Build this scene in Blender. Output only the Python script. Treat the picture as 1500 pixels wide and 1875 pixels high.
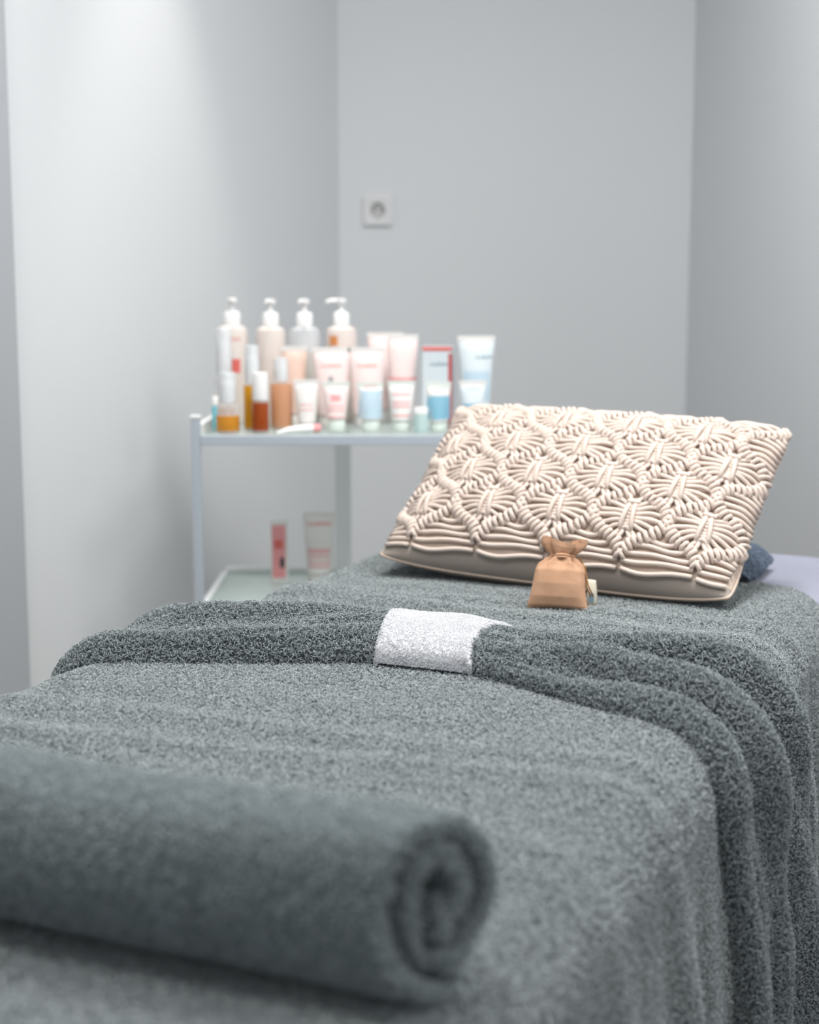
import bpy, bmesh, math, random
from mathutils import Vector, Matrix, noise
from math import sin, cos, pi, sqrt, radians

for o in list(bpy.data.objects):
    bpy.data.objects.remove(o)
scene = bpy.context.scene
col = scene.collection

# ---------------------------------------------------------------- camera
FPX, CX, CY, HOR = 2700.0, 750.0, 937.5, 540.0       # focal length and horizon in the 1500 x 1875 frame
PITCH = math.atan((CY - HOR) / FPX)
CAMZ = 1.11
cam_d = bpy.data.cameras.new('camera')
cam = bpy.data.objects.new('camera', cam_d)
col.objects.link(cam)
cam.location = (0, 0, CAMZ)
cam.rotation_euler = (pi / 2 - PITCH, 0, 0)
cam_d.sensor_fit = 'HORIZONTAL'
cam_d.sensor_width = 24
cam_d.lens = FPX / 1500 * 24
cam_d.clip_start = 0.02
cam_d.dof.use_dof = True
cam_d.dof.focus_distance = 1.62
cam_d.dof.aperture_fstop = 3.1
scene.camera = cam

# ---------------------------------------------------------------- world, lights, exposure
world = bpy.data.worlds.new('world')
scene.world = world
world.use_nodes = True
world.node_tree.nodes['Background'].inputs[0].default_value = (0.90, 0.95, 1.0, 1)
world.node_tree.nodes['Background'].inputs[1].default_value = 0.62

def area(name, loc, size, power, color, rot=(0, 0, 0), sy=None):
    l = bpy.data.lights.new(name, 'AREA')
    l.size = size
    if sy:
        l.shape = 'RECTANGLE'
        l.size_y = sy
    l.energy = power
    l.color = color
    o = bpy.data.objects.new(name, l)
    col.objects.link(o)
    o.location = loc
    o.rotation_euler = rot
    return o

area('added_panel_light', (0.35, 1.75, 2.53), 0.6, 30, (1.0, 0.985, 0.96))  # unseen panels, added for soft light from above
area('added_panel_light', (-0.4, 0.9, 2.53), 0.6, 16, (1.0, 0.985, 0.96))
area('added_panel_light', (1.3, 1.0, 2.53), 0.6, 17, (1.0, 0.985, 0.96))
sp = bpy.data.lights.new('wall_downlight', 'SPOT')
sp.energy = 48
sp.spot_size = radians(42)
sp.spot_blend = 0.75
sp.shadow_soft_size = 0.04
sp.color = (1.0, 0.96, 0.92)
spo = bpy.data.objects.new('wall_downlight', sp)
col.objects.link(spo)
spo.location = (-0.347, 2.934, 2.5)

vs = scene.view_settings
vs.view_transform = 'Standard'
vs.look = 'None'
vs.exposure = 0.07
vs.gamma = 1.0
vs.use_curve_mapping = False

# ---------------------------------------------------------------- pixel helpers
CAM = Vector((0, 0, CAMZ))
FW = Vector((0, cos(PITCH), -sin(PITCH)))
UPV = Vector((0, sin(PITCH), cos(PITCH)))
RT = Vector((1, 0, 0))
def ray(x, y):
    return FW + RT * ((x - CX) / FPX) + UPV * ((CY - y) / FPX)
def at_depth(x, y, D):
    d = ray(x, y)
    return CAM + d * (D / d.y)
def at_z(x, y, z):
    d = ray(x, y)
    return CAM + d * ((z - CAMZ) / d.z)

YAW = radians(23.93)                                  # the bed is turned this much to the right
UE = Vector((cos(YAW), -sin(YAW), 0))
VE = Vector((sin(YAW), cos(YAW), 0))
def bedpos(u, v, z):
    return UE * u + VE * v + Vector((0, 0, z))
BEDZ = 0.72
rng = random.Random(7)

# ---------------------------------------------------------------- materials
def srgb(r, g, b):
    f = lambda c: (c / 255 / 12.92) if c / 255 <= 0.04045 else ((c / 255 + 0.055) / 1.055) ** 2.4
    return (f(r), f(g), f(b), 1)

def mat(name, rgb, rough=0.6, metal=0.0, trans=0.0, var=0.0, vscale=30.0, bump=0.0, bscale=200.0,
        ior=1.45, sheen=0.0, sub=0.0, alpha=1.0):
    m = bpy.data.materials.new(name)
    m.use_nodes = True
    nt = m.node_tree
    b = nt.nodes['Principled BSDF']
    b.inputs['Base Color'].default_value = rgb
    b.inputs['Roughness'].default_value = rough
    b.inputs['Metallic'].default_value = metal
    b.inputs['Transmission Weight'].default_value = trans
    b.inputs['IOR'].default_value = ior
    b.inputs['Sheen Weight'].default_value = sheen
    b.inputs['Alpha'].default_value = alpha
    tc = nt.nodes.new('ShaderNodeTexCoord')
    if var > 0:
        n = nt.nodes.new('ShaderNodeTexNoise')
        n.inputs['Scale'].default_value = vscale
        n.inputs['Detail'].default_value = 4
        nt.links.new(tc.outputs['Object'], n.inputs['Vector'])
        mx = nt.nodes.new('ShaderNodeMix')
        mx.data_type = 'RGBA'
        mx.inputs['A'].default_value = tuple(c * (1 - var) for c in rgb[:3]) + (1,)
        mx.inputs['B'].default_value = tuple(min(1, c * (1 + var)) for c in rgb[:3]) + (1,)
        nt.links.new(n.outputs['Fac'], mx.inputs['Factor'])
        nt.links.new(mx.outputs['Result'], b.inputs['Base Color'])
    if bump > 0:
        n2 = nt.nodes.new('ShaderNodeTexNoise')
        n2.inputs['Scale'].default_value = bscale
        n2.inputs['Detail'].default_value = 3
        nt.links.new(tc.outputs['Object'], n2.inputs['Vector'])
        bp = nt.nodes.new('ShaderNodeBump')
        bp.inputs['Strength'].default_value = bump
        bp.inputs['Distance'].default_value = 0.002
        nt.links.new(n2.outputs['Fac'], bp.inputs['Height'])
        nt.links.new(bp.outputs['Normal'], b.inputs['Normal'])
    return m

def weave_mat(name, rgb, dark, scale, bump=0.6):
    """woven cloth: crossing threads from two wave textures in object space"""
    m = bpy.data.materials.new(name)
    m.use_nodes = True
    nt = m.node_tree
    b = nt.nodes['Principled BSDF']
    b.inputs['Roughness'].default_value = 0.85
    tc = nt.nodes.new('ShaderNodeTexCoord')
    outs = []
    for d in ('X', 'Z'):
        w = nt.nodes.new('ShaderNodeTexWave')
        w.bands_direction = d
        w.inputs['Scale'].default_value = scale
        w.inputs['Distortion'].default_value = 1.2
        w.inputs['Detail Scale'].default_value = 3
        nt.links.new(tc.outputs['Object'], w.inputs['Vector'])
        outs.append(w)
    mul = nt.nodes.new('ShaderNodeMath')
    mul.operation = 'MULTIPLY'
    nt.links.new(outs[0].outputs['Fac'], mul.inputs[0])
    nt.links.new(outs[1].outputs['Fac'], mul.inputs[1])
    n = nt.nodes.new('ShaderNodeTexNoise')
    n.inputs['Scale'].default_value = 60
    nt.links.new(tc.outputs['Object'], n.inputs['Vector'])
    add = nt.nodes.new('ShaderNodeMath')
    add.operation = 'MULTIPLY_ADD'
    nt.links.new(n.outputs['Fac'], add.inputs[0])
    add.inputs[1].default_value = 0.6
    nt.links.new(mul.outputs[0], add.inputs[2])
    mx = nt.nodes.new('ShaderNodeMix')
    mx.data_type = 'RGBA'
    mx.inputs['A'].default_value = dark
    mx.inputs['B'].default_value = rgb
    nt.links.new(add.outputs[0], mx.inputs['Factor'])
    nt.links.new(mx.outputs['Result'], b.inputs['Base Color'])
    bp = nt.nodes.new('ShaderNodeBump')
    bp.inputs['Strength'].default_value = bump
    bp.inputs['Distance'].default_value = 0.0008
    nt.links.new(mul.outputs[0], bp.inputs['Height'])
    nt.links.new(bp.outputs['Normal'], b.inputs['Normal'])
    return m

def pile_mat(name, rgb, var=0.25):
    m = bpy.data.materials.new(name)
    m.use_nodes = True
    nt = m.node_tree
    b = nt.nodes['Principled BSDF']
    b.inputs['Roughness'].default_value = 0.9
    b.inputs['Specular IOR Level'].default_value = 0.15
    hi = nt.nodes.new('ShaderNodeHairInfo')
    mx = nt.nodes.new('ShaderNodeMix')
    mx.data_type = 'RGBA'
    mx.inputs['A'].default_value = tuple(c * (1 - var) for c in rgb[:3]) + (1,)
    mx.inputs['B'].default_value = tuple(min(1, c * (1 + var)) for c in rgb[:3]) + (1,)
    nt.links.new(hi.outputs['Random'], mx.inputs['Factor'])
    nt.links.new(mx.outputs['Result'], b.inputs['Base Color'])
    return m

M = {}
M['wall'] = mat('wall_paint', srgb(216, 219, 222), 0.9, var=0.012, vscale=2, bump=0.05, bscale=150)
M['ceiling'] = mat('ceiling_paint', srgb(232, 232, 232), 0.9, var=0.01, vscale=2)
M['jamb'] = mat('jamb_paint', srgb(172, 176, 181), 0.7, var=0.015, vscale=3)
M['dark_door'] = mat('dark_door', srgb(60, 58, 54), 0.6, var=0.1, vscale=8)
M['floor'] = mat('floor_vinyl', srgb(150, 145, 140), 0.6, var=0.06, vscale=6)
M['terry'] = mat('grey_terry', srgb(110, 119, 121), 0.95, var=0.22, vscale=260)
M['terry_band'] = mat('shaded_grey_terry', srgb(98, 106, 109), 0.95, var=0.25, vscale=260)  # bedspread grey, darkened to paint in the shade of the folds
M['terry_roll'] = mat('roll_grey_terry', srgb(104, 113, 116), 0.95, var=0.2, vscale=60)
M['terry_white'] = mat('white_terry', srgb(222, 223, 227), 0.95, var=0.03, vscale=300)
M['terry_blue'] = mat('blue_grey_terry', srgb(108, 120, 134), 0.95, var=0.15, vscale=260)
M['pile'] = pile_mat('grey_terry_pile', srgb(160, 167, 169))
M['pile_band'] = pile_mat('shaded_grey_terry_pile', srgb(144, 152, 155), 0.3)
M['pile_roll'] = pile_mat('roll_terry_pile', srgb(156, 165, 168))
M['pile_white'] = pile_mat('white_terry_pile', srgb(218, 219, 223), 0.03)
M['pile_blue'] = pile_mat('blue_terry_pile', srgb(122, 136, 154))
M['sheet'] = mat('lavender_sheet', srgb(146, 149, 164), 0.9, var=0.08, vscale=400, bump=0.2, bscale=500)
M['frame_wood'] = mat('bed_frame_wood', srgb(170, 140, 108), 0.5, var=0.12, vscale=20)
M['cord'] = mat('ivory_cotton_cord', srgb(214, 199, 189), 0.9, var=0.05, vscale=350, bump=0.35, bscale=900)
M['linen'] = mat('cream_cotton_cloth', srgb(196, 178, 164), 0.9, var=0.03, vscale=80, bump=0.2, bscale=900)
M['linen_back_and_shade'] = mat('taupe_cotton_cloth', srgb(158, 148, 140), 0.9, var=0.03, vscale=80, bump=0.2, bscale=900)
M['burlap'] = weave_mat('burlap_weave', srgb(228, 184, 152), srgb(186, 138, 104), 260, 0.7)
M['jute'] = mat('jute_string', srgb(176, 124, 70), 0.9, var=0.15, vscale=400)
M['paper'] = mat('tag_paper', srgb(216, 208, 190), 0.8, var=0.03, vscale=60)
M['tag_print'] = mat('tag_print', srgb(120, 150, 165), 0.8, var=0.1, vscale=90)
M['steel_white'] = mat('white_powder_coat', srgb(182, 192, 202), 0.4, var=0.01, vscale=10)
M['white_edge'] = mat('white_plastic_rail', srgb(240, 242, 244), 0.4, var=0.01, vscale=10)
M['shelf_glass'] = mat('green_tint_glass', srgb(206, 226, 220), 0.15, alpha=0.4, var=0.01, vscale=5)
M['rubber'] = mat('castor_rubber', srgb(60, 60, 62), 0.7, var=0.05, vscale=30)
M['socket'] = mat('socket_plastic', srgb(222, 222, 224), 0.4, var=0.01, vscale=20)
M['socket_dark'] = mat('socket_holes', srgb(90, 90, 88), 0.6, var=0.02, vscale=20)
M['socket_well'] = mat('socket_well', srgb(196, 196, 196), 0.5, var=0.02, vscale=20)
M['lamp_trim'] = mat('lamp_trim', srgb(235, 235, 235), 0.4, var=0.01, vscale=20)
em = bpy.data.materials.new('lamp_diffuser')
em.use_nodes = True
em.node_tree.nodes['Principled BSDF'].inputs['Emission Color'].default_value = (1, 0.97, 0.93, 1)
em.node_tree.nodes['Principled BSDF'].inputs['Emission Strength'].default_value = 4
M['diffuser'] = em

def cmat(key, rgb, **k):
    if key not in M:
        M[key] = mat(key, srgb(*rgb), **k)
    return M[key]

# ---------------------------------------------------------------- mesh helpers
def tag(o, label=None, cat=None, group=None, kind=None):
    if label: o['label'] = label
    if cat: o['category'] = cat
    if group: o['group'] = group
    if kind: o['kind'] = kind
    return o

def empty(name, loc, rot=None):
    o = bpy.data.objects.new(name, None)
    col.objects.link(o)
    o.empty_display_size = 0.02
    if isinstance(rot, Matrix):
        o.matrix_world = Matrix.Translation(loc) @ rot.to_4x4()
    else:
        o.location = loc
        if rot: o.rotation_euler = rot
    return o

SHARP = {'body', 'cap', 'pump_collar', 'pump_head', 'liquid', 'lid', 'sprayer', 'glass_body', 'wheel'}
def link(name, bm, m, parent=None, smooth=True, loc=None, rot=None, recalc=True):
    if recalc:
        bmesh.ops.recalc_face_normals(bm, faces=bm.faces[:])
    me = bpy.data.meshes.new(name)
    bm.to_mesh(me)
    bm.free()
    if smooth:
        for p in me.polygons: p.use_smooth = True
    mats = m if isinstance(m, (list, tuple)) else [m]
    for k in mats: me.materials.append(k)
    if smooth and name in SHARP: me.set_sharp_from_angle(angle=radians(38))
    o = bpy.data.objects.new(name, me)
    col.objects.link(o)
    if parent: o.parent = parent
    if loc is not None: o.location = loc
    if rot is not None: o.rotation_euler = rot
    return o

def box(bm, c, s, bev=0.0, rotz=0.0):
    r = bmesh.ops.create_cube(bm, size=1.0)
    vs_ = r['verts']
    for v in vs_:
        v.co = Vector((v.co.x * s[0], v.co.y * s[1], v.co.z * s[2]))
    if bev > 0:
        es = list({e for v in vs_ for e in v.link_edges})
        rr = bmesh.ops.bevel(bm, geom=es, offset=bev, segments=2, affect='EDGES', profile=0.7)
        vs_ = list({v for f in rr['faces'] for v in f.verts} | {v for v in vs_ if v.is_valid})
    R_ = Matrix.Rotation(rotz, 3, 'Z')
    for v in vs_:
        v.co = R_ @ v.co + Vector(c)

def grid(bm, f, nu, nv, close_u=False, close_v=False):
    """surface f(i/nu, j/nv) -> Vector"""
    iu = nu if close_u else nu + 1
    jv = nv if close_v else nv + 1
    vv = [[bm.verts.new(f(i / nu, j / nv)) for j in range(jv)] for i in range(iu)]
    for i in range(nu):
        for j in range(nv):
            a, b_ = vv[i], vv[(i + 1) % iu]
            bm.faces.new((a[j], b_[j], b_[(j + 1) % jv], a[(j + 1) % jv]))
    return vv

def tube(bm, pts, rad, n=6, cap=True):
    pts = [Vector(p) for p in pts]
    if not isinstance(rad, (list, tuple)): rad = [rad] * len(pts)
    rings = []
    up = None
    for i, p in enumerate(pts):
        t = (pts[min(i + 1, len(pts) - 1)] - pts[max(i - 1, 0)])
        if t.length < 1e-9: t = Vector((0, 0, 1))
        t.normalize()
        if up is None:
            up = t.orthogonal().normalized()
        up = (up - t * up.dot(t))
        if up.length < 1e-6: up = t.orthogonal()
        up.normalize()
        sd = t.cross(up)
        rings.append([bm.verts.new(p + (up * cos(2 * pi * k / n) + sd * sin(2 * pi * k / n)) * rad[i]) for k in range(n)])
    for a, b_ in zip(rings, rings[1:]):
        for k in range(n):
            bm.faces.new((a[k], a[(k + 1) % n], b_[(k + 1) % n], b_[k]))
    if cap:
        bm.faces.new(rings[0][::-1])
        bm.faces.new(rings[-1])

def lathe(bm, prof, n=24, sx=1.0, sy=1.0, c=(0, 0, 0)):
    """prof: list of (radius, z)"""
    rings = []
    for r, z in prof:
        if r < 1e-6:
            rings.append([bm.verts.new((c[0], c[1], c[2] + z))])
        else:
            rings.append([bm.verts.new((c[0] + r * sx * cos(2 * pi * k / n), c[1] + r * sy * sin(2 * pi * k / n), c[2] + z)) for k in range(n)])
    for a, b_ in zip(rings, rings[1:]):
        for k in range(n):
            k2 = (k + 1) % n
            if len(a) == 1 and len(b_) == 1: continue
            if len(a) == 1: bm.faces.new((a[0], b_[k], b_[k2]))
            elif len(b_) == 1: bm.faces.new((a[k], b_[0], a[k2]))
            else: bm.faces.new((a[k], b_[k], b_[k2], a[k2]))

def sstep(a, b_, x):
    t = max(0.0, min(1.0, (x - a) / (b_ - a)))
    return t * t * (3 - 2 * t)

def nz(x, y, z=0.0):
    return noise.noise(Vector((x, y, z)))

# terry pile: short bent fibres as one hair-curves part of each cloth
import numpy as np
def add_pile(o, material, density, length=0.005, radius=0.0005, tilt=0.7, seed=1, clump=0.0026, keep=None, tuft=0.62):
    me = o.data
    me.calc_loop_triangles()
    nt_ = len(me.loop_triangles)
    tri = np.empty(nt_ * 3, np.int32); me.loop_triangles.foreach_get('vertices', tri); tri = tri.reshape(-1, 3)
    co = np.empty(len(me.vertices) * 3, np.float32); me.vertices.foreach_get('co', co); co = co.reshape(-1, 3)
    vn = np.empty(len(me.vertices) * 3, np.float32); me.vertices.foreach_get('normal', vn); vn = vn.reshape(-1, 3)
    g = np.random.default_rng(seed)
    A_, B_, C_ = co[tri[:, 0]], co[tri[:, 1]], co[tri[:, 2]]
    ar = 0.5 * np.linalg.norm(np.cross(B_ - A_, C_ - A_), axis=1)
    if keep is not None:
        ar = ar * keep((A_ + B_ + C_) / 3)
    n = int(ar.sum() * density)
    idx = g.choice(len(ar), n, p=ar / ar.sum())
    r1, r2 = np.sqrt(g.random(n)), g.random(n)
    w = np.stack([1 - r1, r1 * (1 - r2), r1 * r2], 1)[:, :, None]
    T = tri[idx]
    p = (co[T] * w).sum(1)
    nn = (vn[T] * w).sum(1)
    nn /= np.linalg.norm(nn, axis=1, keepdims=True) + 1e-9
    # random lean in the tangent plane
    d = g.normal(size=(n, 3)); d -= (d * nn).sum(1, keepdims=True) * nn
    d /= np.linalg.norm(d, axis=1, keepdims=True) + 1e-9
    L = (length * g.uniform(0.65, 1.3, n))[:, None]
    ln = (tilt * g.uniform(0.2, 1.2, n))[:, None]
    tip = p + nn * L * np.cos(ln) + d * L * np.sin(ln)
    # fibres gather into little tufts
    cell = np.floor(p / clump)
    h = np.sin(cell @ np.array([[12.9898, 39.346, 73.156], [78.233, 11.135, 52.235], [37.719, 83.155, 9.151]])) * 43758.5453
    cen = (cell + (h - np.floor(h))) * clump
    off = cen - p
    off -= (off * nn).sum(1, keepdims=True) * nn
    tip += off * (tuft * g.uniform(0.55, 1.45, n))[:, None]
    k = g.normal(size=(n, 3)) * length * 0.12
    mid = p + nn * L * 0.55 + (tip - p) * 0.15 + k
    tip2 = tip + d * L * 0.15
    P = np.stack([p - nn * 0.0006, mid, 0.4 * mid + 0.6 * tip + nn * L * 0.10, tip2], 1).astype(np.float32)
    hc = bpy.data.hair_curves.new('terry_pile')
    hc.add_curves([4] * n)
    hc.position_data.foreach_set('vector', P.reshape(-1))
    ra = hc.attributes.get('radius') or hc.attributes.new('radius', 'FLOAT', 'POINT')
    R_ = np.tile(np.array([1.0, 1.0, 0.9, 0.55], np.float32) * radius, n)
    ra.data.foreach_set('value', R_)
    hc.materials.append(material)
    po = bpy.data.objects.new('terry_pile', hc)
    col.objects.link(po)
    po.parent = o
    po['kind'] = 'stuff'
    return po

# ---------------------------------------------------------------- room shell
CEIL = 2.6
YB = 3.8
cor = at_depth(622, 500, YB)                           # corner of left and back wall
XR = at_depth(1264, 400, YB).x                         # right wall plane
def wall_slab(name, a, b_, z0, z1, th, m):
    """vertical slab from a to b (xy), thickness to the left of a->b"""
    bm = bmesh.new()
    d = Vector((b_[0] - a[0], b_[1] - a[1], 0))
    n = Vector((-d.y, d.x, 0)).normalized() * th
    q = [Vector((a[0], a[1], 0)), Vector((b_[0], b_[1], 0))]
    q += [q[1] + n, q[0] + n]
    lo = [bm.verts.new((p.x, p.y, z0)) for p in q]
    hi = [bm.verts.new((p.x, p.y, z1)) for p in q]
    bm.faces.new(lo[::-1]); bm.faces.new(hi)
    for k in range(4):
        bm.faces.new((lo[k], lo[(k + 1) % 4], hi[(k + 1) % 4], hi[k]))
    return tag(link(name, bm, m, smooth=False), kind='structure')

# left wall follows the bed's direction and ends at a jamb on the left of the picture
ldir = Vector((-sin(YAW), -cos(YAW), 0))
# distance along the wall where a pixel column meets it
def on_left_wall(x):
    r = ray(x, 540)
    k = r.x / r.y
    s = (cor.x - k * YB) / (k * ldir.y - ldir.x)
    return s
s_j = on_left_wall(-2)
pl0 = Vector((cor.x, YB, 0))
plj = pl0 + ldir * s_j
wall_slab('wall_left', (plj + ldir * 4.0)[:2], (pl0)[:2], 0, CEIL, 0.12, M['wall'])
wall_slab('wall_back', (cor.x - 0.10, YB), (XR + 0.1, YB), 0, CEIL, 0.12, M['wall'])
wall_slab('wall_right', (XR, YB), (XR, 2.3), 0, CEIL, 0.1, M['wall'])
wall_slab('wall_front_right', (XR + 0.1, 2.3), (3.2, 2.3), 0, CEIL, 0.1, M['wall'])
wall_slab('added_wall_rear', (0.5, -1.3), (-2.4, -1.3), 0, CEIL, 0.1, M['wall'])  # unseen wall behind the camera, added and sized to limit frontal light
wn = Vector((cos(YAW), -sin(YAW), 0))                  # left wall normal, into the room
bm = bmesh.new()
box(bm, (0, 0, CEIL / 2), (0.05, 0.11, CEIL), 0.004)
j = link('trim_1', bm, M['jamb'], smooth=False, loc=plj + ldir * 0.055 + wn * 0.012, rot=(0, 0, -YAW))
tag(j, kind='structure')
bm = bmesh.new()
box(bm, (0, 0, 1.05), (0.03, 0.86, 2.1), 0.003)
j = link('door_1', bm, M['dark_door'], smooth=False, loc=plj + ldir * 0.56 + wn * 0.012, rot=(0, 0, -YAW))
tag(j, kind='structure')
bm = bmesh.new()
box(bm, (0.2, 1.3, -0.03), (7.0, 6.4, 0.06))
tag(link('floor', bm, M['floor'], smooth=False), kind='structure')
bm = bmesh.new()
box(bm, (0.2, 1.3, CEIL + 0.03), (7.0, 6.4, 0.06))
tag(link('ceiling', bm, M['ceiling'], smooth=False), kind='structure')

# ---------------------------------------------------------------- added ceiling panels, wall downlight
for i, (x, y, lb) in enumerate([(0.35, 1.75, 'added square ceiling panel for soft light above the head of the bed'),
                                (-0.4, 0.9, 'added square ceiling panel for soft light above the foot of the bed'),
                                (1.3, 1.0, 'added square ceiling panel for soft light to the right of the bed')]):
    t = empty('added_ceiling_panel', (x, y, CEIL))
    tag(t, lb, 'ceiling lamp', 'added ceiling panels')
    bm = bmesh.new()
    for sx, sy, lx, ly in ((0, 0.31, 0.64, 0.02), (0, -0.31, 0.64, 0.02), (0.31, 0, 0.02, 0.6), (-0.31, 0, 0.02, 0.6)):
        box(bm, (sx, sy, -0.02), (lx, ly, 0.04))
    link('frame', bm, M['lamp_trim'], t, smooth=False)
    bm = bmesh.new()
    box(bm, (0, 0, -0.02), (0.6, 0.6, 0.01))
    link('diffuser', bm, M['diffuser'], t, smooth=False)
t = empty('recessed_downlight', (spo.location.x, spo.location.y, CEIL))
tag(t, 'round recessed downlight in the ceiling beside the left wall', 'downlight')
bm = bmesh.new()
lathe(bm, [(0.045, 0), (0.045, -0.012), (0.055, -0.014), (0.058, -0.004), (0.058, 0)], 24)
link('trim_ring', bm, M['lamp_trim'], t)
bm = bmesh.new()
lathe(bm, [(0.0, -0.004), (0.043, -0.004), (0.043, -0.001), (0.0, -0.001)], 24)
link('lens', bm, M['diffuser'], t)

# ---------------------------------------------------------------- wall socket
sc = at_depth(692, 386, YB)
t = empty('wall_socket', (sc.x, YB, sc.z))
tag(t, 'white round-well power socket in a square frame on the back wall', 'socket')
bm = bmesh.new()
S = 0.072
for sx, sy, lx, lz in ((0, S / 2 - 0.006, S, 0.012), (0, -S / 2 + 0.006, S, 0.012), (S / 2 - 0.006, 0, 0.012, S - 0.024), (-S / 2 + 0.006, 0, 0.012, S - 0.024)):
    box(bm, (sx, -0.006, sy), (lx, 0.012, lz), 0.0015)
link('frame', bm, M['socket'], t, smooth=False)
bm = bmesh.new()
outer, inner = [], []
n = 32
for k in range(n):
    a = 2 * pi * k / n
    cxx, czz = cos(a), sin(a)
    q = 0.0245 / max(abs(cxx), abs(czz))
    outer.append(bm.verts.new((cxx * q, -0.009, czz * q)))
    inner.append(bm.verts.new((cxx * 0.0195, -0.009, czz * 0.0195)))
for k in range(n):
    bm.faces.new((outer[k], outer[(k + 1) % n], inner[(k + 1) % n], inner[k]))
link('cover_plate', bm, M['socket'], t, smooth=False)
bm = bmesh.new()
rr = []
for r, y in ((0.0195, -0.009), (0.019, -0.001), (0.0, -0.001)):
    rr.append([bm.verts.new((r * cos(2 * pi * k / n), y, r * sin(2 * pi * k / n))) for k in range(n)] if r > 0 else [bm.verts.new((0, y, 0))])
for k in range(n):
    bm.faces.new((rr[0][k], rr[0][(k + 1) % n], rr[1][(k + 1) % n], rr[1][k]))
    bm.faces.new((rr[1][k], rr[1][(k + 1) % n], rr[2][0]))
well = link('well', bm, M['socket_well'], t)
for dx in (-0.0095, 0.0095):
    bm = bmesh.new()
    lathe(bm, [(0, 0.0015), (0.0028, 0.0015), (0.0028, 0), (0, 0)], 12)
    link('pin_hole', bm, M['socket_dark'], well, loc=(dx, -0.001, 0), rot=(pi / 2, 0, 0))
for dz in (-0.017, 0.017):
    bm = bmesh.new()
    box(bm, (0, -0.004, dz), (0.005, 0.006, 0.002))
    link('earth_clip', bm, M['socket_dark'], well, smooth=False)

# ---------------------------------------------------------------- bed
UC, HALF, RAD = -0.615, 0.35, 0.058                    # centre line, half width, edge rounding
V0, V1 = 0.42, 2.33
def prof(a, r=RAD, half=HALF):
    """arc length a across the bed -> (du from centre, dz from top, normal du, normal dz)"""
    w = half - r
    s = 1 if a >= 0 else -1
    q = abs(a)
    if q <= w: return s * q, 0.0, 0.0, 1.0
    q -= w
    if q <= r * pi / 2:
        th = q / r
        return s * (w + r * sin(th)), -r * (1 - cos(th)), s * sin(th), cos(th)
    q -= r * pi / 2
    return s * half, -r - q, s * 1.0, 0.0

bed = empty('treatment_bed', bedpos(UC, (V0 + V1) / 2, 0), (0, 0, -YAW))
tag(bed, 'padded treatment bed with a lavender-grey fitted sheet', 'bed')
LEN = V1 - V0
bm = bmesh.new()
def f_mat(i, j):
    # closed section around the mattress, long axis along v
    per = 2 * pi * i
    c_, s_ = cos(per), sin(per)
    e = 0.22
    hw, hh = HALF - 0.012, 0.062
    x = hw * math.copysign(abs(c_) ** e, c_)
    z = hh * math.copysign(abs(s_) ** e, s_)
    v = (j - 0.5)
    k = min(1.0, (0.5 - abs(v)) / 0.02)
    q = 0.86 + 0.14 * sqrt(max(0, 1 - (1 - k) ** 2))
    return Vector((x * (0.97 + 0.03 * (q - 0.86) / 0.14), v * (LEN - 0.006), BEDZ - 0.008 - hh + z * q))
vv = grid(bm, f_mat, 64, 60, close_u=True)
bm.faces.new([r_[0] for r_ in vv]); bm.faces.new([r_[-1] for r_ in vv][::-1])
link('mattress', bm, M['sheet'], bed)
bm = bmesh.new()
box(bm, (0, 0, BEDZ - 0.17), (HALF * 2 - 0.06, LEN - 0.05, 0.06), 0.006)
fr = link('frame', bm, M['frame_wood'], bed, smooth=False)
for sx in (-1, 1):
    for sy in (-1, 1):
        bm = bmesh.new()
        box(bm, (sx * 0.28, sy * (LEN / 2 - 0.14), (BEDZ - 0.2) / 2), (0.06, 0.06, BEDZ - 0.2), 0.006)
        link('leg', bm, M['frame_wood'], bed, smooth=False)

# ---- bedspread over the bed
def crease(u, v):
    """height of wrinkles on top of the bedspread"""
    h = 0.005 * nz(u * 3.0, v * 6.0, 1.3) + 0.0025 * nz(u * 9, v * 16, 4.0)
    # a few long soft folds running across the bed
    for v_c, amp, wd, sl in ((1.06, 0.0035, 0.022, 0.10), (0.985, 0.003, 0.018, -0.12), (1.13, 0.003, 0.02, 0.05), (1.66, 0.004, 0.02, -0.06), (1.72, 0.003, 0.018, 0.05), (0.86, 0.003, 0.02, 0.15)):
        d = v - (v_c + sl * (u - UC) + 0.02 * nz(u * 4, v_c * 9, 2.2))
        h += 1.7 * amp * math.exp(-(d / wd) ** 2) * (0.4 + 0.6 * (0.5 + 0.5 * nz(u * 5, v_c * 17, 8)))
    return h
def side_fold(v, drop):
    """outward folds of a hanging cloth"""
    k = sstep(0.0, 0.22, drop)
    f = 0.55 * sin(v * 41 + 2.2 * nz(v * 3, 0.3)) + 0.45 * sin(v * 73 + 1.7)
    return k * (0.012 + 0.012 * f) + 0.02 * k * drop
HANG_L, HANG_R, HANG_F = 0.22, 0.46, 0.30
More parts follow.
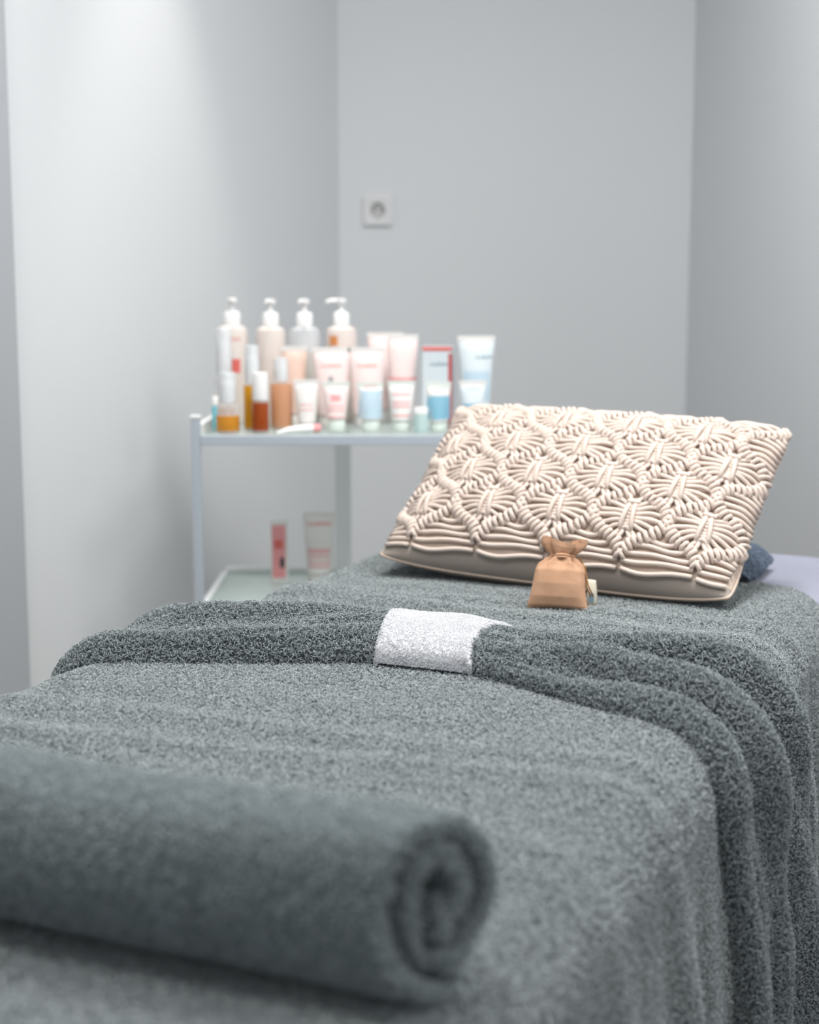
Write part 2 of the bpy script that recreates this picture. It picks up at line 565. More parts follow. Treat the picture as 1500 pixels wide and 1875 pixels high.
def spread_point(a, b, off=0.0):
    """a across (arc), b along measured from the far edge of the foot rounding"""
    du, dz, nu_, nw = prof(a)
    vb0 = V0 + 0.05
    # along: foot end rounds over too
    if b >= 0:
        v, dz2, nv2 = vb0 + b, 0.0, 0.0
    else:
        q = -b
        if q < RAD * pi / 2:
            th = q / RAD
            v, dz2, nv2 = vb0 - RAD * sin(th), -RAD * (1 - cos(th)), -sin(th)
        else:
            q -= RAD * pi / 2
            v, dz2, nv2 = vb0 - RAD, -RAD - q, -1.0
    drop = max(0.0, -dz - RAD * 0.4)
    h = crease(UC + du, v) * (1 if abs(a) < HALF else 0.5) + off
    out = side_fold(v, drop)
    u = UC + du + nu_ * (h + out)
    z = BEDZ + dz + dz2 + nw * h
    drop2 = max(0.0, -dz2 - RAD * 0.4)
    v += nv2 * (0.004 + side_fold(du * 1.3 + 5, drop2))
    return u, v, z
wS = HALF - RAD + RAD * pi / 2
A_L, A_R = -(wS + HANG_L), wS + HANG_R
B0 = -(RAD * pi / 2 + HANG_F)
def far_edge(a):
    u = UC + prof(a)[0]
    e = 2.03 + 0.02 * nz(a * 5, 3.3) - 0.05 * sstep(0.2, 0.36, a)
    return e - (V0 + 0.05)
SP0 = bedpos(UC, (V0 + V1) / 2, BEDZ)
def cloth_object(name, f, nu, nv, m, base_uvz, thickness, close=False):
    bm = bmesh.new()
    u0, v0_, z0 = base_uvz
    def g(i, j):
        u, v, z = f(i, j)
        return Vector((u - u0, v - v0_, z - z0))
    grid(bm, g, nu, nv)
    o = link(name, bm, m, loc=bedpos(u0, v0_, z0), rot=(0, 0, -YAW), recalc=False)
    return o
def f_spread(i, j):
    a = A_L + (A_R - A_L) * i
    b1 = far_edge(a)
    b = B0 + (b1 - B0) * j
    u, v, z = spread_point(a, b)
    e = (b1 - b)
    if e < 0.012: z -= 0.010 * (1 - e / 0.012) ** 2 * prof(a)[3]
    return u, v, z
spread = cloth_object('bedspread', f_spread, 190, 300, M['terry'], (UC, 1.2, BEDZ), 0.006)
tag(spread, 'large light grey-green terry bedspread covering the treatment bed', 'bedspread')
add_pile(spread, M['pile'], 330000, 0.0046, 0.00040, 0.75, 3, keep=lambda c: np.where((c[:, 1] < -0.62) | (c[:, 0] < -0.36), 0.35, 1.0))

# ---- towel laid across the bed, gathered in the middle; darker grey paints in shade
A_C = 0.012
def band_edges(a):
    s = abs(a - A_C)
    fl = sstep(0.05, 0.34, s)
    lin = max(0.0, min(1.0, (s - 0.06) / 0.29))
    k = 0.5 * fl + 0.5 * lin
    vf = 1.365 - (0.118 if a < A_C else 0.112) * k
    vb = 1.515 + (-0.03 if a > A_C else -0.01) * sstep(0.0, 0.08, s) + (0.075 if a > A_C else 0.0) * sstep(0.12, 0.4, s)
    over = max(0.0, abs(a) - (wS))
    if a > 0: vf += 0.02 * over / 0.4 + 0.004 * sin(over * 14)
    return vf, vb
def band_height(a, w):
    s = abs(a - A_C)
    side = 1 if a > A_C else -1
    env = max(0.0, sin(pi * w)) ** 0.42
    thick = 0.036 - 0.006 * sstep(0.06, 0.28, s)
    over = max(0.0, abs(a) - (HALF - RAD))
    thick += 0.004 * sstep(0, 0.1, over)
    h = thick * env
    amp = sstep(0.065, 0.2, s)
    ph = 0.35 * nz(a * 4, 5.1) + 0.25 * (s - 0.2)
    if side > 0:
        r = 0.0155 * sin(2 * pi * (3.7 * w + 0.02 + ph)) + 0.006 * sin(2 * pi * (6.3 * w + 0.3 - 2 * ph))
    else:
        r = 0.011 * sin(2 * pi * (2.2 * w ** 0.85 - 0.2 + 0.5 * ph)) + 0.004 * sin(2 * pi * (4.3 * w + 0.6 + ph))
    if side < 0: h *= 1 - 0.40 * w * sstep(0.1, 0.3, s)
    h += amp * r * env ** 1.5 * (1.0 if side > 0 else 1 - 0.6 * sstep(0.26, 0.38, s))
    # tight gathers next to the wrap
    g = math.exp(-((s - 0.085) / 0.035) ** 2)
    h += g * 0.003 * sin(2 * pi * 5 * w + 1.0) * env
    h += 0.0025 * nz(a * 14, w * 5, 9) * env
    return h
def band_point(a, w, extra=0.0):
    vf, vb = band_edges(a)
    t = 0.5 - 0.5 * cos(pi * min(1, max(0, w)))
    t = 0.55 * t + 0.45 * w
    v = vf + (vb - vf) * t
    du, dz, nu_, nw = prof(a)
    b = v - (V0 + 0.05)
    u, v2, z = spread_point(a, b)
    h = band_height(a, w) + extra
    return u + nu_ * h, v2, z + nw * h
BL, BR = -(wS + 0.14), wS + 0.46
def f_band(i, j):
    a = BL + (BR - BL) * i
    return band_point(a, j)
band = cloth_object('gathered_towel', f_band, 260, 110, M['terry_band'], (UC, 1.43, BEDZ), 0.005)
tag(band, 'grey terry towel laid across the bed in gathered folds', 'towel')
add_pile(band, M['pile_band'], 330000, 0.0052, 0.00040, 0.75, 5, keep=lambda c: np.where((c[:, 0] > -0.03 - 0.3 * (c[:, 1] + 0.065)) & (c[:, 0] < 0.07), 0.0, 1.0))

def f_wrap(i, j):
    w = j
    aL = -0.030 - 0.042 * w + 0.004 * sin(w * 6)
    aR = 0.082 - 0.012 * sin(pi * w) + 0.03 * sstep(0.75, 1.0, w)
    a = aL + (aR - aL) * i
    e = min(i, 1 - i) * (aR - aL)
    lift = 0.008 * sqrt(min(1.0, e / 0.006)) - 0.001
    u, v, z = band_point(a, w, lift)
    over = 0.006 * sin(pi * w) ** 0.3
    return u, v - 0.004 * (1 - w) + 0.004 * w, z
wrap = cloth_object('towel_wrap', f_wrap, 40, 70, M['terry_white'], (UC + 0.01, 1.44, BEDZ), 0.003)
tag(wrap, 'white terry wrap holding the grey towel together', 'towel wrap')
add_pile(wrap, M['pile_white'], 700000, 0.0015, 0.00034, 0.95, 8, clump=0.0018, tuft=0.1)

# ---- rolled towel in the foreground
RU0, RU1, RV, RR = -0.86, -0.300, 0.722, 0.056
def f_roll_factory():
    turns = 2.3
    n_t = 150
    th_l = 0.0088
    def centre(t):                                     # t 0..1 from the core to the loose end
        th = t * turns * 2 * pi
        r = 0.005 + (RR - 0.005 - 0.005) * t ** 0.85
        ang = th - turns * 2 * pi - pi * 0.42           # loose end under the front
        return ang, r
    sec = []
    for side in (1, -1):
        seq = range(n_t + 1) if side == 1 else range(n_t, -1, -1)
        for k in seq:
            t = k / n_t
            ang, r = centre(t)
            th = th_l * min(1.0, 0.35 + 6 * min(t, 1 - t + 0.03)) * 0.5
            sec.append((t, ang, r + side * th))
    return sec
sec = f_roll_factory()
bm = bmesh.new()
NU = 90
rings = []
for i in range(NU + 1):
    x = i / NU
    ring = []
    for t, ang, r in sec:
        ends = 0.004 * (t - 0.5) + 0.010 * nz(t * 7, ang * 0.7, 1.0) + 0.025 * cos(ang) * r / RR - 0.006 * max(0.0, sin(ang + 0.9)) * t
        uu = RU0 + (RU1 + ends - RU0) * x - (ends * (1 - x))
        near = sstep(0.70, 1.0, x)
        rad = r * (1 + 0.030 * nz(uu * 7, ang * 0.9, 2.0) + 0.02 * nz(uu * 22, ang * 1.4, 7.0))
        rad += near * 0.0035 * nz(ang * 1.6, t * 9, 3.0)
        rad *= 1 + 0.03 * sin(pi * x) - 0.055 * math.exp(-((x - 0.62) / 0.12) ** 2) * max(0, sin(ang))
        yy = rad * cos(ang) * 1.03
        zz = rad * sin(ang)
        # inner layers are pressed into upright folds near the end
        yy = yy * (1 - 0.35 * near * (1 - t)) + near * (1 - t) * 0.006 * sin(ang * 2 + 1)
        zz *= 1 + 0.25 * near * (1 - t)
        yy -= 0.0022 * math.exp(-((x - 0.80 - 0.03 * sin(ang)) / 0.014) ** 2) * cos(ang) + 0.0018 * math.exp(-((x - 0.71 + 0.02 * sin(ang)) / 0.012) ** 2) * cos(ang)
        zz = max(zz, -RR * 0.93 + 0.004 * (1 - t))
        ring.append(bm.verts.new((uu - (RU0 + RU1) / 2, yy, zz + RR * 0.93)))
    rings.append(ring)
ns = len(sec)
for a_, b_ in zip(rings, rings[1:]):
    for k in range(ns):
        bm.faces.new((a_[k], b_[k], b_[(k + 1) % ns], a_[(k + 1) % ns]))
half_n = ns // 2
for ring, fl in ((rings[0], True), (rings[-1], False)):
    for k in range(half_n - 1):
        q = (ring[k], ring[k + 1], ring[ns - 2 - k], ring[ns - 1 - k])
        if len(set(q)) == 4:
            bm.faces.new(q if fl else q[::-1])
roll = link('rolled_towel', bm, M['terry_roll'], loc=bedpos((RU0 + RU1) / 2, RV, BEDZ + 0.004), rot=(0, 0, -YAW))
tag(roll, 'rolled grey terry towel lying across the foot of the bed', 'towel')
add_pile(roll, M['pile_roll'], 200000, 0.0026, 0.0004, 0.9, 13, clump=0.0018, tuft=0.4)

# ---- folded towel behind the cushion, it props the cushion up
def f_prop(i, j):
    u = -0.90 + 0.525 * i
    per = 2 * pi * j
    e = min(i, 1 - i) * 0.525
    hgt = 0.022 + 0.06 * sstep(0.0, 0.16, e) - 0.004 * nz(u * 9, 2.0)
    rnd = sqrt(min(1.0, e / 0.02 + 0.02))
    c_, s_ = cos(per), sin(per)
    x = 0.085 * math.copysign(abs(c_) ** 0.7, c_)
    z = hgt / 2 * math.copysign(abs(s_) ** 0.7, s_) * rnd
    return u, 2.085 + x + 0.03 * (i - 0.5) * -1, BEDZ + 0.006 + hgt / 2 * rnd + z
bm = bmesh.new()
vv = grid(bm, lambda i, j: Vector((f_prop(i, j)[0] + 0.63, f_prop(i, j)[1] - 2.085, f_prop(i, j)[2] - BEDZ)), 50, 40, close_v=True)
bm.faces.new(vv[0]); bm.faces.new(vv[-1][::-1])
prop = link('folded_towel', bm, M['terry_blue'], loc=bedpos(-0.63, 2.085, BEDZ), rot=(0, 0, -YAW))
tag(prop, 'folded blue-grey towel tucked behind the macrame cushion', 'towel')
add_pile(prop, M['pile_blue'], 150000, 0.003, 0.0004, 0.7, 17)

# ---------------------------------------------------------------- macrame cushion
CW, CH = 0.506, 0.312
yaw, tilt, roll_ = 0.465, 0.676, -0.041
a0 = Vector((cos(yaw), -sin(yaw), 0)); b0 = Vector((sin(yaw), cos(yaw), 0))
b1 = b0 * cos(tilt) + Vector((0, 0, sin(tilt)))
ax = a0 * cos(roll_) + b1 * sin(roll_)
ay = b1 * cos(roll_) - a0 * sin(roll_)
an = ax.cross(ay)
ROT = Matrix((ax, ay, an)).transposed()
cushion = empty('macrame_cushion', Vector((0.183, 1.908, 0.737)) - ay * 0.010, ROT)
tag(cushion, 'ivory rectangular cushion with knotted macrame cord front', 'cushion')

def outline(X, Y):
    """X, Y in -1..1 -> in-plane position; the edges bow inwards between the corners"""
    bx = 1 - 0.055 * (1 - Y * Y) * abs(X) ** 3
    by = 1 - 0.030 * (1 - X * X) * abs(Y) ** 3
    rc = 1 - 0.03 * (X * X * Y * Y) ** 3
    x = X * CW / 2 * bx * rc
    y = Y * CH / 2 * by * rc + CH / 2
    return x, y
def bulge(X, Y, T):
    return T * (max(0.0, 1 - abs(X) ** 2.8) ** 0.48) * (max(0.0, 1 - abs(Y) ** 2.4) ** 0.46)
T_F, T_B = 0.062, 0.052
def sag(X, Y):
    # the corners of the cushion curl a little towards the front and the right upper one stands up
    return 0.018 * (X * X * Y * Y) ** 1.5 * (1 if Y < 0 else 0.4)
def S(X, Y, front=True):
    x, y = outline(X, Y)
    z = bulge(X, Y, T_F) if front else -bulge(X, Y, T_B)
    z += sag(X, Y) + (0.002 * nz(X * 3, Y * 3, 6) * (1 - X * X) * (1 - Y * Y))
    return Vector((x, y, z))
def SN(X, Y, h):
    """point above the front at height h along the normal"""
    X = max(-0.995, min(0.995, X)); Y = max(-0.995, min(0.995, Y))
    e = 0.01
    p = S(X, Y)
    du = S(min(1, X + e), Y) - S(max(-1, X - e), Y)
    dv = S(X, min(1, Y + e)) - S(X, max(-1, Y - e))
    n_ = du.cross(dv)
    n_.normalize()
    return p + n_ * h
def C2(x, y, h):
    """lattice metres (x from centre, y from the bottom) -> surface"""
    return SN(x / (CW / 2), (y - CH / 2) / (CH / 2), h)

def spacing(t):                                        # denser near the borders
    return sin(t * pi / 2) if abs(t) <= 1 else t
bm = bmesh.new()
grid(bm, lambda i, j: S(spacing(2 * i - 1), spacing(2 * j - 1)), 56, 40)
fc = link('front_cloth', bm, [M['linen'], M['linen_back_and_shade']], cushion, recalc=False)
for p in fc.data.polygons:                             # shade along the lower edge, painted with the taupe of the back cloth
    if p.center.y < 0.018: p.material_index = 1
bm = bmesh.new()
grid(bm, lambda i, j: S(spacing(2 * (1 - i) - 1), spacing(2 * j - 1), False), 56, 40)
link('back_cloth', bm, M['linen_back_and_shade'], cushion, recalc=False)
bm = bmesh.new()
pts = []
for k in range(200):
    q = k / 200 * 4
    s_, f_ = int(q), q - int(q)
    X, Y = [(2 * f_ - 1, -1), (1, 2 * f_ - 1), (1 - 2 * f_, 1), (-1, 1 - 2 * f_)][s_]
    p = S(X, Y)
    pts.append(p)
pts.append(pts[0])
tube(bm, pts, 0.0022, 6, cap=False)
link('seam_piping', bm, M['linen'], cushion)

HW, HH = 0.0506, 0.056
Y0 = 0.030                                             # height of the lowest lattice points
CR = 0.0032                                            # cord radius
def knot_ridge(p0, p1, lay):
    """row of half hitches wrapped round a carrier cord between two lattice points"""
    bm = bmesh.new()
    L = math.hypot(p1[0] - p0[0], p1[1] - p0[1])
    d = ((p1[0] - p0[0]) / L, (p1[1] - p0[1]) / L)
    pr = (-d[1], d[0])
    nW = max(3, int(L / 0.0069))
    for k in range(nW):
        t = (k + 0.5) / nW
        cx_, cy_ = p0[0] + d[0] * L * t, p0[1] + d[1] * L * t
        sl = 1 if (p1[0] - p0[0]) * (p1[1] - p0[1]) > 0 else -1
        bow = 0.0048 * sin(2 * pi * t) * sl
        cx_ += pr[0] * bow; cy_ += pr[1] * bow
        tl = 0.0048 * 2 * pi / L * cos(2 * pi * t) * sl * 0.25
        dd = Vector((d[0] + pr[0] * tl, d[1] + pr[1] * tl)).normalized()
        pp = (-dd[1], dd[0])
        jit = rng.uniform(-0.0006, 0.0006)
        ln = 0.0068 * rng.uniform(0.9, 1.12)
        pts_ = []
        for q in range(6):
            th = (q / 5 * 2 - 1) * radians(105)
            off = sin(th) * ln
            hgt = 0.0035 + cos(th) * 0.0056
            sk = 0.0022 * (q / 5 * 2 - 1) * lay + jit
            pts_.append(C2(cx_ + pp[0] * off + dd[0] * sk, cy_ + pp[1] * off + dd[1] * sk, hgt))
        tube(bm, pts_, 0.0032 * rng.uniform(0.92, 1.08), 6)
    return link('knot_ridge', bm, M['cord'], cushion)
def inside(x, y):
    return abs(x) < CW / 2 - 0.0015 and 0.004 < y < CH - 0.002
def clip_seg(p0, p1):
    """keep the part of a lattice edge that lies on the cushion"""
    pts_ = [(p0[0] + (p1[0] - p0[0]) * k / 40, p0[1] + (p1[1] - p0[1]) * k / 40) for k in range(41)]
    ins = [p for p in pts_ if inside(*p)]
    return (ins[0], ins[-1]) if len(ins) > 8 else None
def clip_path(f, n):
    pts_ = []
    for k in range(n + 1):
        x, y, h = f(k / n)
        if inside(x, y): pts_.append(C2(x, y, h))
    return pts_

cells = []
for r in range(5):
    yc = Y0 + HH + HH * r
    xs = [-2 * 2 * HW + 2 * HW * i for i in range(5)] if r % 2 == 0 else [-5 * HW + 2 * HW * i for i in range(6)]
    for xc in xs:
        cells.append((xc, yc, r))
done = set()
for xc, yc, r in cells:
    L_, R_, T_, B_ = (xc - HW, yc), (xc + HW, yc), (xc, yc + HH), (xc, yc - HH)
    for p0, p1 in ((L_, T_), (T_, R_), (B_, R_), (L_, B_)):
        key = tuple(sorted((tuple(round(c, 4) for c in p0), tuple(round(c, 4) for c in p1))))
        if key in done: continue
        done.add(key)
        s_ = clip_seg(p0, p1)
        if s_: knot_ridge(s_[0], s_[1], 1 if (p1[1] > p0[1]) else -1)
# motifs: cords running across each diamond, pinched in the middle
for xc, yc, r in cells:
    if yc > CH - 0.02: full = False
    else: full = abs(xc) < CW / 2 - 0.01
    jx, jy = rng.uniform(-0.002, 0.002), rng.uniform(-0.002, 0.002)
    if full:
        bm = bmesh.new()
        # two long loops over the bundle, knot at the top, two legs below
        for sx in (-1, 1):
            tube(bm, [C2(xc + jx + sx * 0.0035, yc + jy + 0.020, 0.006), C2(xc + jx + sx * 0.0042, yc + jy + 0.010, 0.0115),
                      C2(xc + jx + sx * 0.0058, yc + jy - 0.004, 0.0125), C2(xc + jx + sx * 0.0072, yc + jy - 0.016, 0.0105), C2(xc + jx + sx * 0.0074, yc + jy - 0.023, 0.004)], CR * 1.02, 7)
        ring = [C2(xc + jx + 0.0075 * cos(th), yc + jy + 0.021 + 0.0022 * sin(th), 0.0075 + 0.003 * max(0, -sin(th))) for th in [2 * pi * k / 12 for k in range(13)]]
        tube(bm, ring, CR * 0.85, 6, cap=False)
        motif = link('pinch_knot', bm, M['cord'], cushion)
        for sx in (-1, 1):
            bm = bmesh.new()
            tube(bm, [C2(xc + jx + sx * 0.002, yc + jy - 0.021, 0.005), C2(xc + sx * 0.007, yc - 0.030, 0.0045), C2(xc + sx * 0.0135, yc - HH * 0.72, 0.003)], CR * 0.95, 6)
            link('cord', bm, M['cord'], motif)
            bm = bmesh.new()
            tube(bm, [C2(xc + jx + sx * 0.003, yc + jy + 0.021, 0.006), C2(xc + sx * 0.008, yc + 0.030, 0.004), C2(xc + sx * 0.013, yc + HH * 0.74, 0.003)], CR * 0.95, 6)
            link('cord', bm, M['cord'], motif)
    else:
        motif = cushion
    n_c = 8
    for k in range(n_c):
        q = 1 - 2 * k / (n_c - 1)                       # +1 top .. -1 bottom
        qe = q * 0.66 * HH + 0.002
        pe = HW * (1 - abs(qe) / HH) - 0.002
        qm = q * (0.30 if full else 0.55) * HH - 0.0015
        j1, j2 = rng.uniform(-0.002, 0.002), rng.uniform(-0.0015, 0.0015)
        def path(t, qe=qe, pe=pe, qm=qm, j1=j1, j2=j2, q=q):
            p = (2 * t - 1)
            ap = abs(p)
            w_ = ap ** 1.5
            y = qm + (qe - qm) * w_ + 0.004 * sin(pi * ap) * (1 if q > 0 else 0.4) + (j1 if p > 0 else j2) * ap
            bend = 0.0
            if abs(q) > 0.55: bend = -q * 0.004 * ap ** 3
            h = 0.0035 + 0.0040 * (1 - ap) ** 1.0 + 0.001 * sin(7 * p + k)
            return xc + jx * (1 - ap) + p * pe, yc + jy * (1 - ap) + y + bend, h
        pts_ = clip_path(path, 14)
        if len(pts_) < 4: continue
        bm = bmesh.new()
        tube(bm, pts_, CR * rng.uniform(0.93, 1.05), 6)
        link('cord', bm, M['cord'], motif)
# straight cords filling the triangles along the bottom edge
for i in range(6):
    xc = -5 * HW + 2 * HW * i
    for k in range(5):
        yy = Y0 - 0.012 + k * 0.0098 + rng.uniform(-0.001, 0.001)
        wdt = HW * (1 - max(0, (yy - Y0)) / HH) - 0.003
        def path(t, yy=yy, wdt=wdt, xc=xc, k=k):
            p = 2 * t - 1
            return xc + p * wdt, yy + 0.002 * sin(3 * p + k) - 0.0025 * (1 - p * p), 0.0035
        pts_ = clip_path(path, 12)
        if len(pts_) < 4: continue
        bm = bmesh.new()
        tube(bm, pts_, CR, 6)
        link('cord', bm, M['cord'], cushion)

# ---------------------------------------------------------------- burlap pouch
bp_ = at_z(1024, 1112, BEDZ + 0.006)
pouch = empty('burlap_pouch', bp_ + Vector((0, 0.012, -0.007)), (radians(-14), radians(2), radians(-10)))
tag(pouch, 'small tan burlap drawstring pouch leaning on the cushion', 'pouch')
PH = 0.082
def pouch_sec(t):
    """half width and half depth at height t (0 bottom .. 1 neck .. 1.28 frill)"""
    pts_ = [(0.0, 0.0365, 0.004), (0.06, 0.0372, 0.012), (0.2, 0.0345, 0.0175), (0.4, 0.0325, 0.0195), (0.6, 0.0305, 0.018),
            (0.68, 0.027, 0.0145), (0.77, 0.019, 0.0115), (0.81, 0.0135, 0.0095), (0.85, 0.0145, 0.0095), (0.92, 0.021, 0.012), (0.98, 0.0245, 0.0135), (1.06, 0.0240, 0.0140)]
    t = max(0, min(1.06, t))
    for (t0, w0, d0), (t1, w1, d1) in zip(pts_, pts_[1:]):
        if t <= t1:
            q = (t - t0) / (t1 - t0)
            q = q * q * (3 - 2 * q) if t > 0.7 else q
            return w0 + (w1 - w0) * q, d0 + (d1 - d0) * q
    return pts_[-1][1:]
def pouch_pt(i, j):
    t = j * 1.06
    w_, d_ = pouch_sec(t)
    th = 2 * pi * i
    c_, s_ = cos(th), sin(th)
    x = w_ * math.copysign(abs(c_) ** 0.8, c_)
    y = d_ * math.copysign(abs(s_) ** 0.9, s_)
    pl = math.exp(-((t - 0.80) / 0.13) ** 2) * 0.20 + 0.20 * sstep(0.83, 1.06, t)
    m_ = 1 + pl * sin(th * 9 + 0.8 * sin(th * 2)) + 0.02 * nz(x * 60, t * 5, y * 60)
    zz = t * PH + 0.004 * sstep(0.83, 1.06, t) * sin(th * 2 + 0.6) - 0.003 * math.exp(-(t / 0.05) ** 2) * (c_ * c_ - 0.6)
    return Vector((x * m_ + 0.003 * sstep(0.5, 1, t), y * m_ - 0.018, zz))
bm = bmesh.new()
vv = grid(bm, pouch_pt, 90, 60, close_u=True)
bm.faces.new([r_[0] for r_ in vv])
link('bag', bm, M['burlap'], pouch)
bm = bmesh.new()
for dz in (-0.0014, 0.0016):
    tube(bm, [Vector((0.003 + 0.0142 * cos(th), -0.018 + 0.0112 * sin(th), 0.81 * PH + dz + 0.001 * sin(3 * th))) for th in [2 * pi * k / 24 for k in range(25)]], 0.0017, 6, cap=False)
link('neck_tie', bm, M['burlap'], pouch)
for k, (x1, x2) in enumerate(((0.030, 0.034), (0.027, 0.031))):
    bm = bmesh.new()
    tube(bm, [Vector((0.014, -0.014, 0.063)), Vector((0.023, -0.008, 0.067 - 0.005 * k)), Vector((x1, -0.008, 0.056)), Vector((x2 - 0.001, -0.012, 0.044)), Vector((x2 + 0.002, -0.01, 0.033)), Vector((x2 + 0.009, -0.006, 0.020))], 0.0010, 6)
    link('drawstring', bm, M['jute'], pouch)
bm = bmesh.new()
def tag_pt(i, j):
    return Vector((0.0335 + 0.0115 * i + 0.004 * j * (0.3 - j) + 0.002, -0.002 + 0.012 * i - 0.002 * sin(j * 3), 0.010 + 0.032 * j))
grid(bm, tag_pt, 6, 8)
tg = link('paper_tag', bm, M['paper'], pouch)
md = tg.modifiers.new('thick', 'SOLIDIFY'); md.thickness = 0.0006
bm = bmesh.new()
grid(bm, lambda i, j: tag_pt(0.15 + 0.5 * i, 0.12 + 0.35 * j) + Vector((0.0004, -0.0007, 0)), 4, 4)
link('tag_print', bm, M['tag_print'], tg)

# ---------------------------------------------------------------- trolley
TD0, TD1 = 2.579, 2.951                                   # front and back of the trolley
TZ = at_depth(600, 797, TD0).z                          # top of the upper shelf
TXL = at_depth(359, 800, TD0).x
TXR = TXL + 0.56
TXM = (TXL + TXR) / 2
LZ = at_depth(480, 1044, TD1).z                         # lower shelf
trolley = empty('glass_trolley', (TXM, (TD0 + TD1) / 2, 0))
tag(trolley, 'white metal trolley with glass shelves full of cosmetics', 'trolley')
TW, TDp = TXR - TXL, TD1 - TD0
for sx in (-1, 1):
    for sy in (-1,):
        bm = bmesh.new()
        box(bm, (sx * TW / 2, sy * TDp / 2, (TZ + 0.03 + 0.08) / 2), (0.016, 0.016, TZ + 0.03 - 0.08), 0.002)
        post = link('post', bm, M['steel_white'], trolley, smooth=False)
        bm = bmesh.new()
        box(bm, (sx * TW / 2, sy * TDp / 2, TZ + 0.0325), (0.018, 0.018, 0.006), 0.002)
        link('cap', bm, M['white_edge'], post, smooth=False)
        cst = empty('castor', (sx * TW / 2, sy * TDp / 2, 0)); cst.parent = trolley
        bm = bmesh.new()
        lathe(bm, [(0, -0.01), (0.026, -0.01), (0.03, -0.006), (0.03, 0.006), (0.026, 0.01), (0, 0.01)], 24)
        link('wheel', bm, M['rubber'], cst, loc=(0, 0, 0.03), rot=(0, pi / 2, 0))
        bm = bmesh.new()
        for q in (-1, 1): box(bm, (q * 0.014, 0, 0.05), (0.003, 0.02, 0.05))
        box(bm, (0, 0, 0.076), (0.031, 0.022, 0.006))
        link('fork', bm, M['steel_white'], cst, smooth=False)
xm = at_depth(628, 850, TD1).x - TXM
bm = bmesh.new()
box(bm, (xm, TDp / 2, (TZ - 0.02 + 0.12) / 2), (0.032, 0.014, TZ - 0.02 - 0.12), 0.002)
link('back_upright', bm, M['white_edge'], trolley, smooth=False)
for zz, nm in ((TZ, 'top'), (LZ, 'mid'), (0.18, 'low')):
    bm = bmesh.new()
    box(bm, (0, -TDp / 2, zz - 0.0085), (TW - 0.017, 0.014, 0.017), 0.002)
    sh = link('shelf_rail', bm, M['steel_white'], trolley, smooth=False)
    bm = bmesh.new()
    box(bm, (0, TDp / 2, zz - 0.002), (TW - 0.004, 0.012, 0.020), 0.002)
    link('shelf_rail', bm, M['white_edge'], trolley, smooth=False)
    for sx in (-1, 1):
        bm = bmesh.new()
        hgt = 0.034 if nm == 'top' else 0.017
        box(bm, (sx * (TW / 2 - 0.001), 0, zz - 0.017 + hgt / 2), (0.012, TDp - 0.017, hgt), 0.002)
        link('shelf_rail', bm, M['white_edge'], trolley, smooth=False)
    bm = bmesh.new()
    box(bm, (0, 0, zz - 0.0035), (TW - 0.014, TDp - 0.012, 0.006), 0.001)
    link('glass_shelf', bm, M['shelf_glass'], trolley, smooth=False)

# ---------------------------------------------------------------- products
def text_mesh(body, size, m, place, parent, name='lettering'):
    cu = bpy.data.curves.new('txt', 'FONT')
    cu.body = body
    cu.size = size
    cu.align_x = 'CENTER'
    cu.align_y = 'CENTER'
    cu.resolution_u = 2
    tmp = bpy.data.objects.new('txt', cu)
    col.objects.link(tmp)
    dg = bpy.context.evaluated_depsgraph_get()
    me = bpy.data.meshes.new_from_object(tmp.evaluated_get(dg))
    bpy.data.objects.remove(tmp)
    bpy.data.curves.remove(cu)
    for v in me.vertices:
        v.co = place(v.co.x, v.co.y)
    me.materials.clear()
    me.materials.append(m)
    o = bpy.data.objects.new(name, me)
    col.objects.link(o)
    o.parent = parent
    return o

def patch(name, m, place, x0, x1, z0, z1, parent, n=8):
    bm = bmesh.new()
    grid(bm, lambda i, j: place(x0 + (x1 - x0) * i, z0 + (z1 - z0) * j), n, 4)
    return link(name, bm, m, parent)

def prod(name, label, cat, x, base_y, D, group, zshelf=None, rz=0.0):
    """x pixel column, depth on the shelf"""
    z = TZ if zshelf is None else zshelf
    p = at_depth(x, 700, D)
    t = empty(name, (p.x, D, z), (0, 0, rz))
    tag(t, label, cat, group)
    return t
def mm(px, D): return px * D / FPX / 1.0                # pixels to metres at a depth

white = cmat('white_cap_plastic', (240, 240, 240), rough=0.35, var=0.01)
clearp = M['clear'] = mat('clear_plastic', srgb(236, 240, 244), 0.08, alpha=0.55, var=0.005)
frost = M['frost'] = mat('frosted_plastic', srgb(238, 228, 222), 0.35, alpha=0.85, var=0.01)
red = cmat('red_print', (224, 112, 106), rough=0.6, var=0.02)
pinkp = cmat('pink_print', (236, 160, 162), rough=0.6, var=0.02)
greyp = cmat('grey_print', (150, 152, 158), rough=0.6, var=0.02)
tealp = cmat('teal_print', (70, 125, 140), rough=0.6, var=0.02)
BRAND = 'CLARINS'

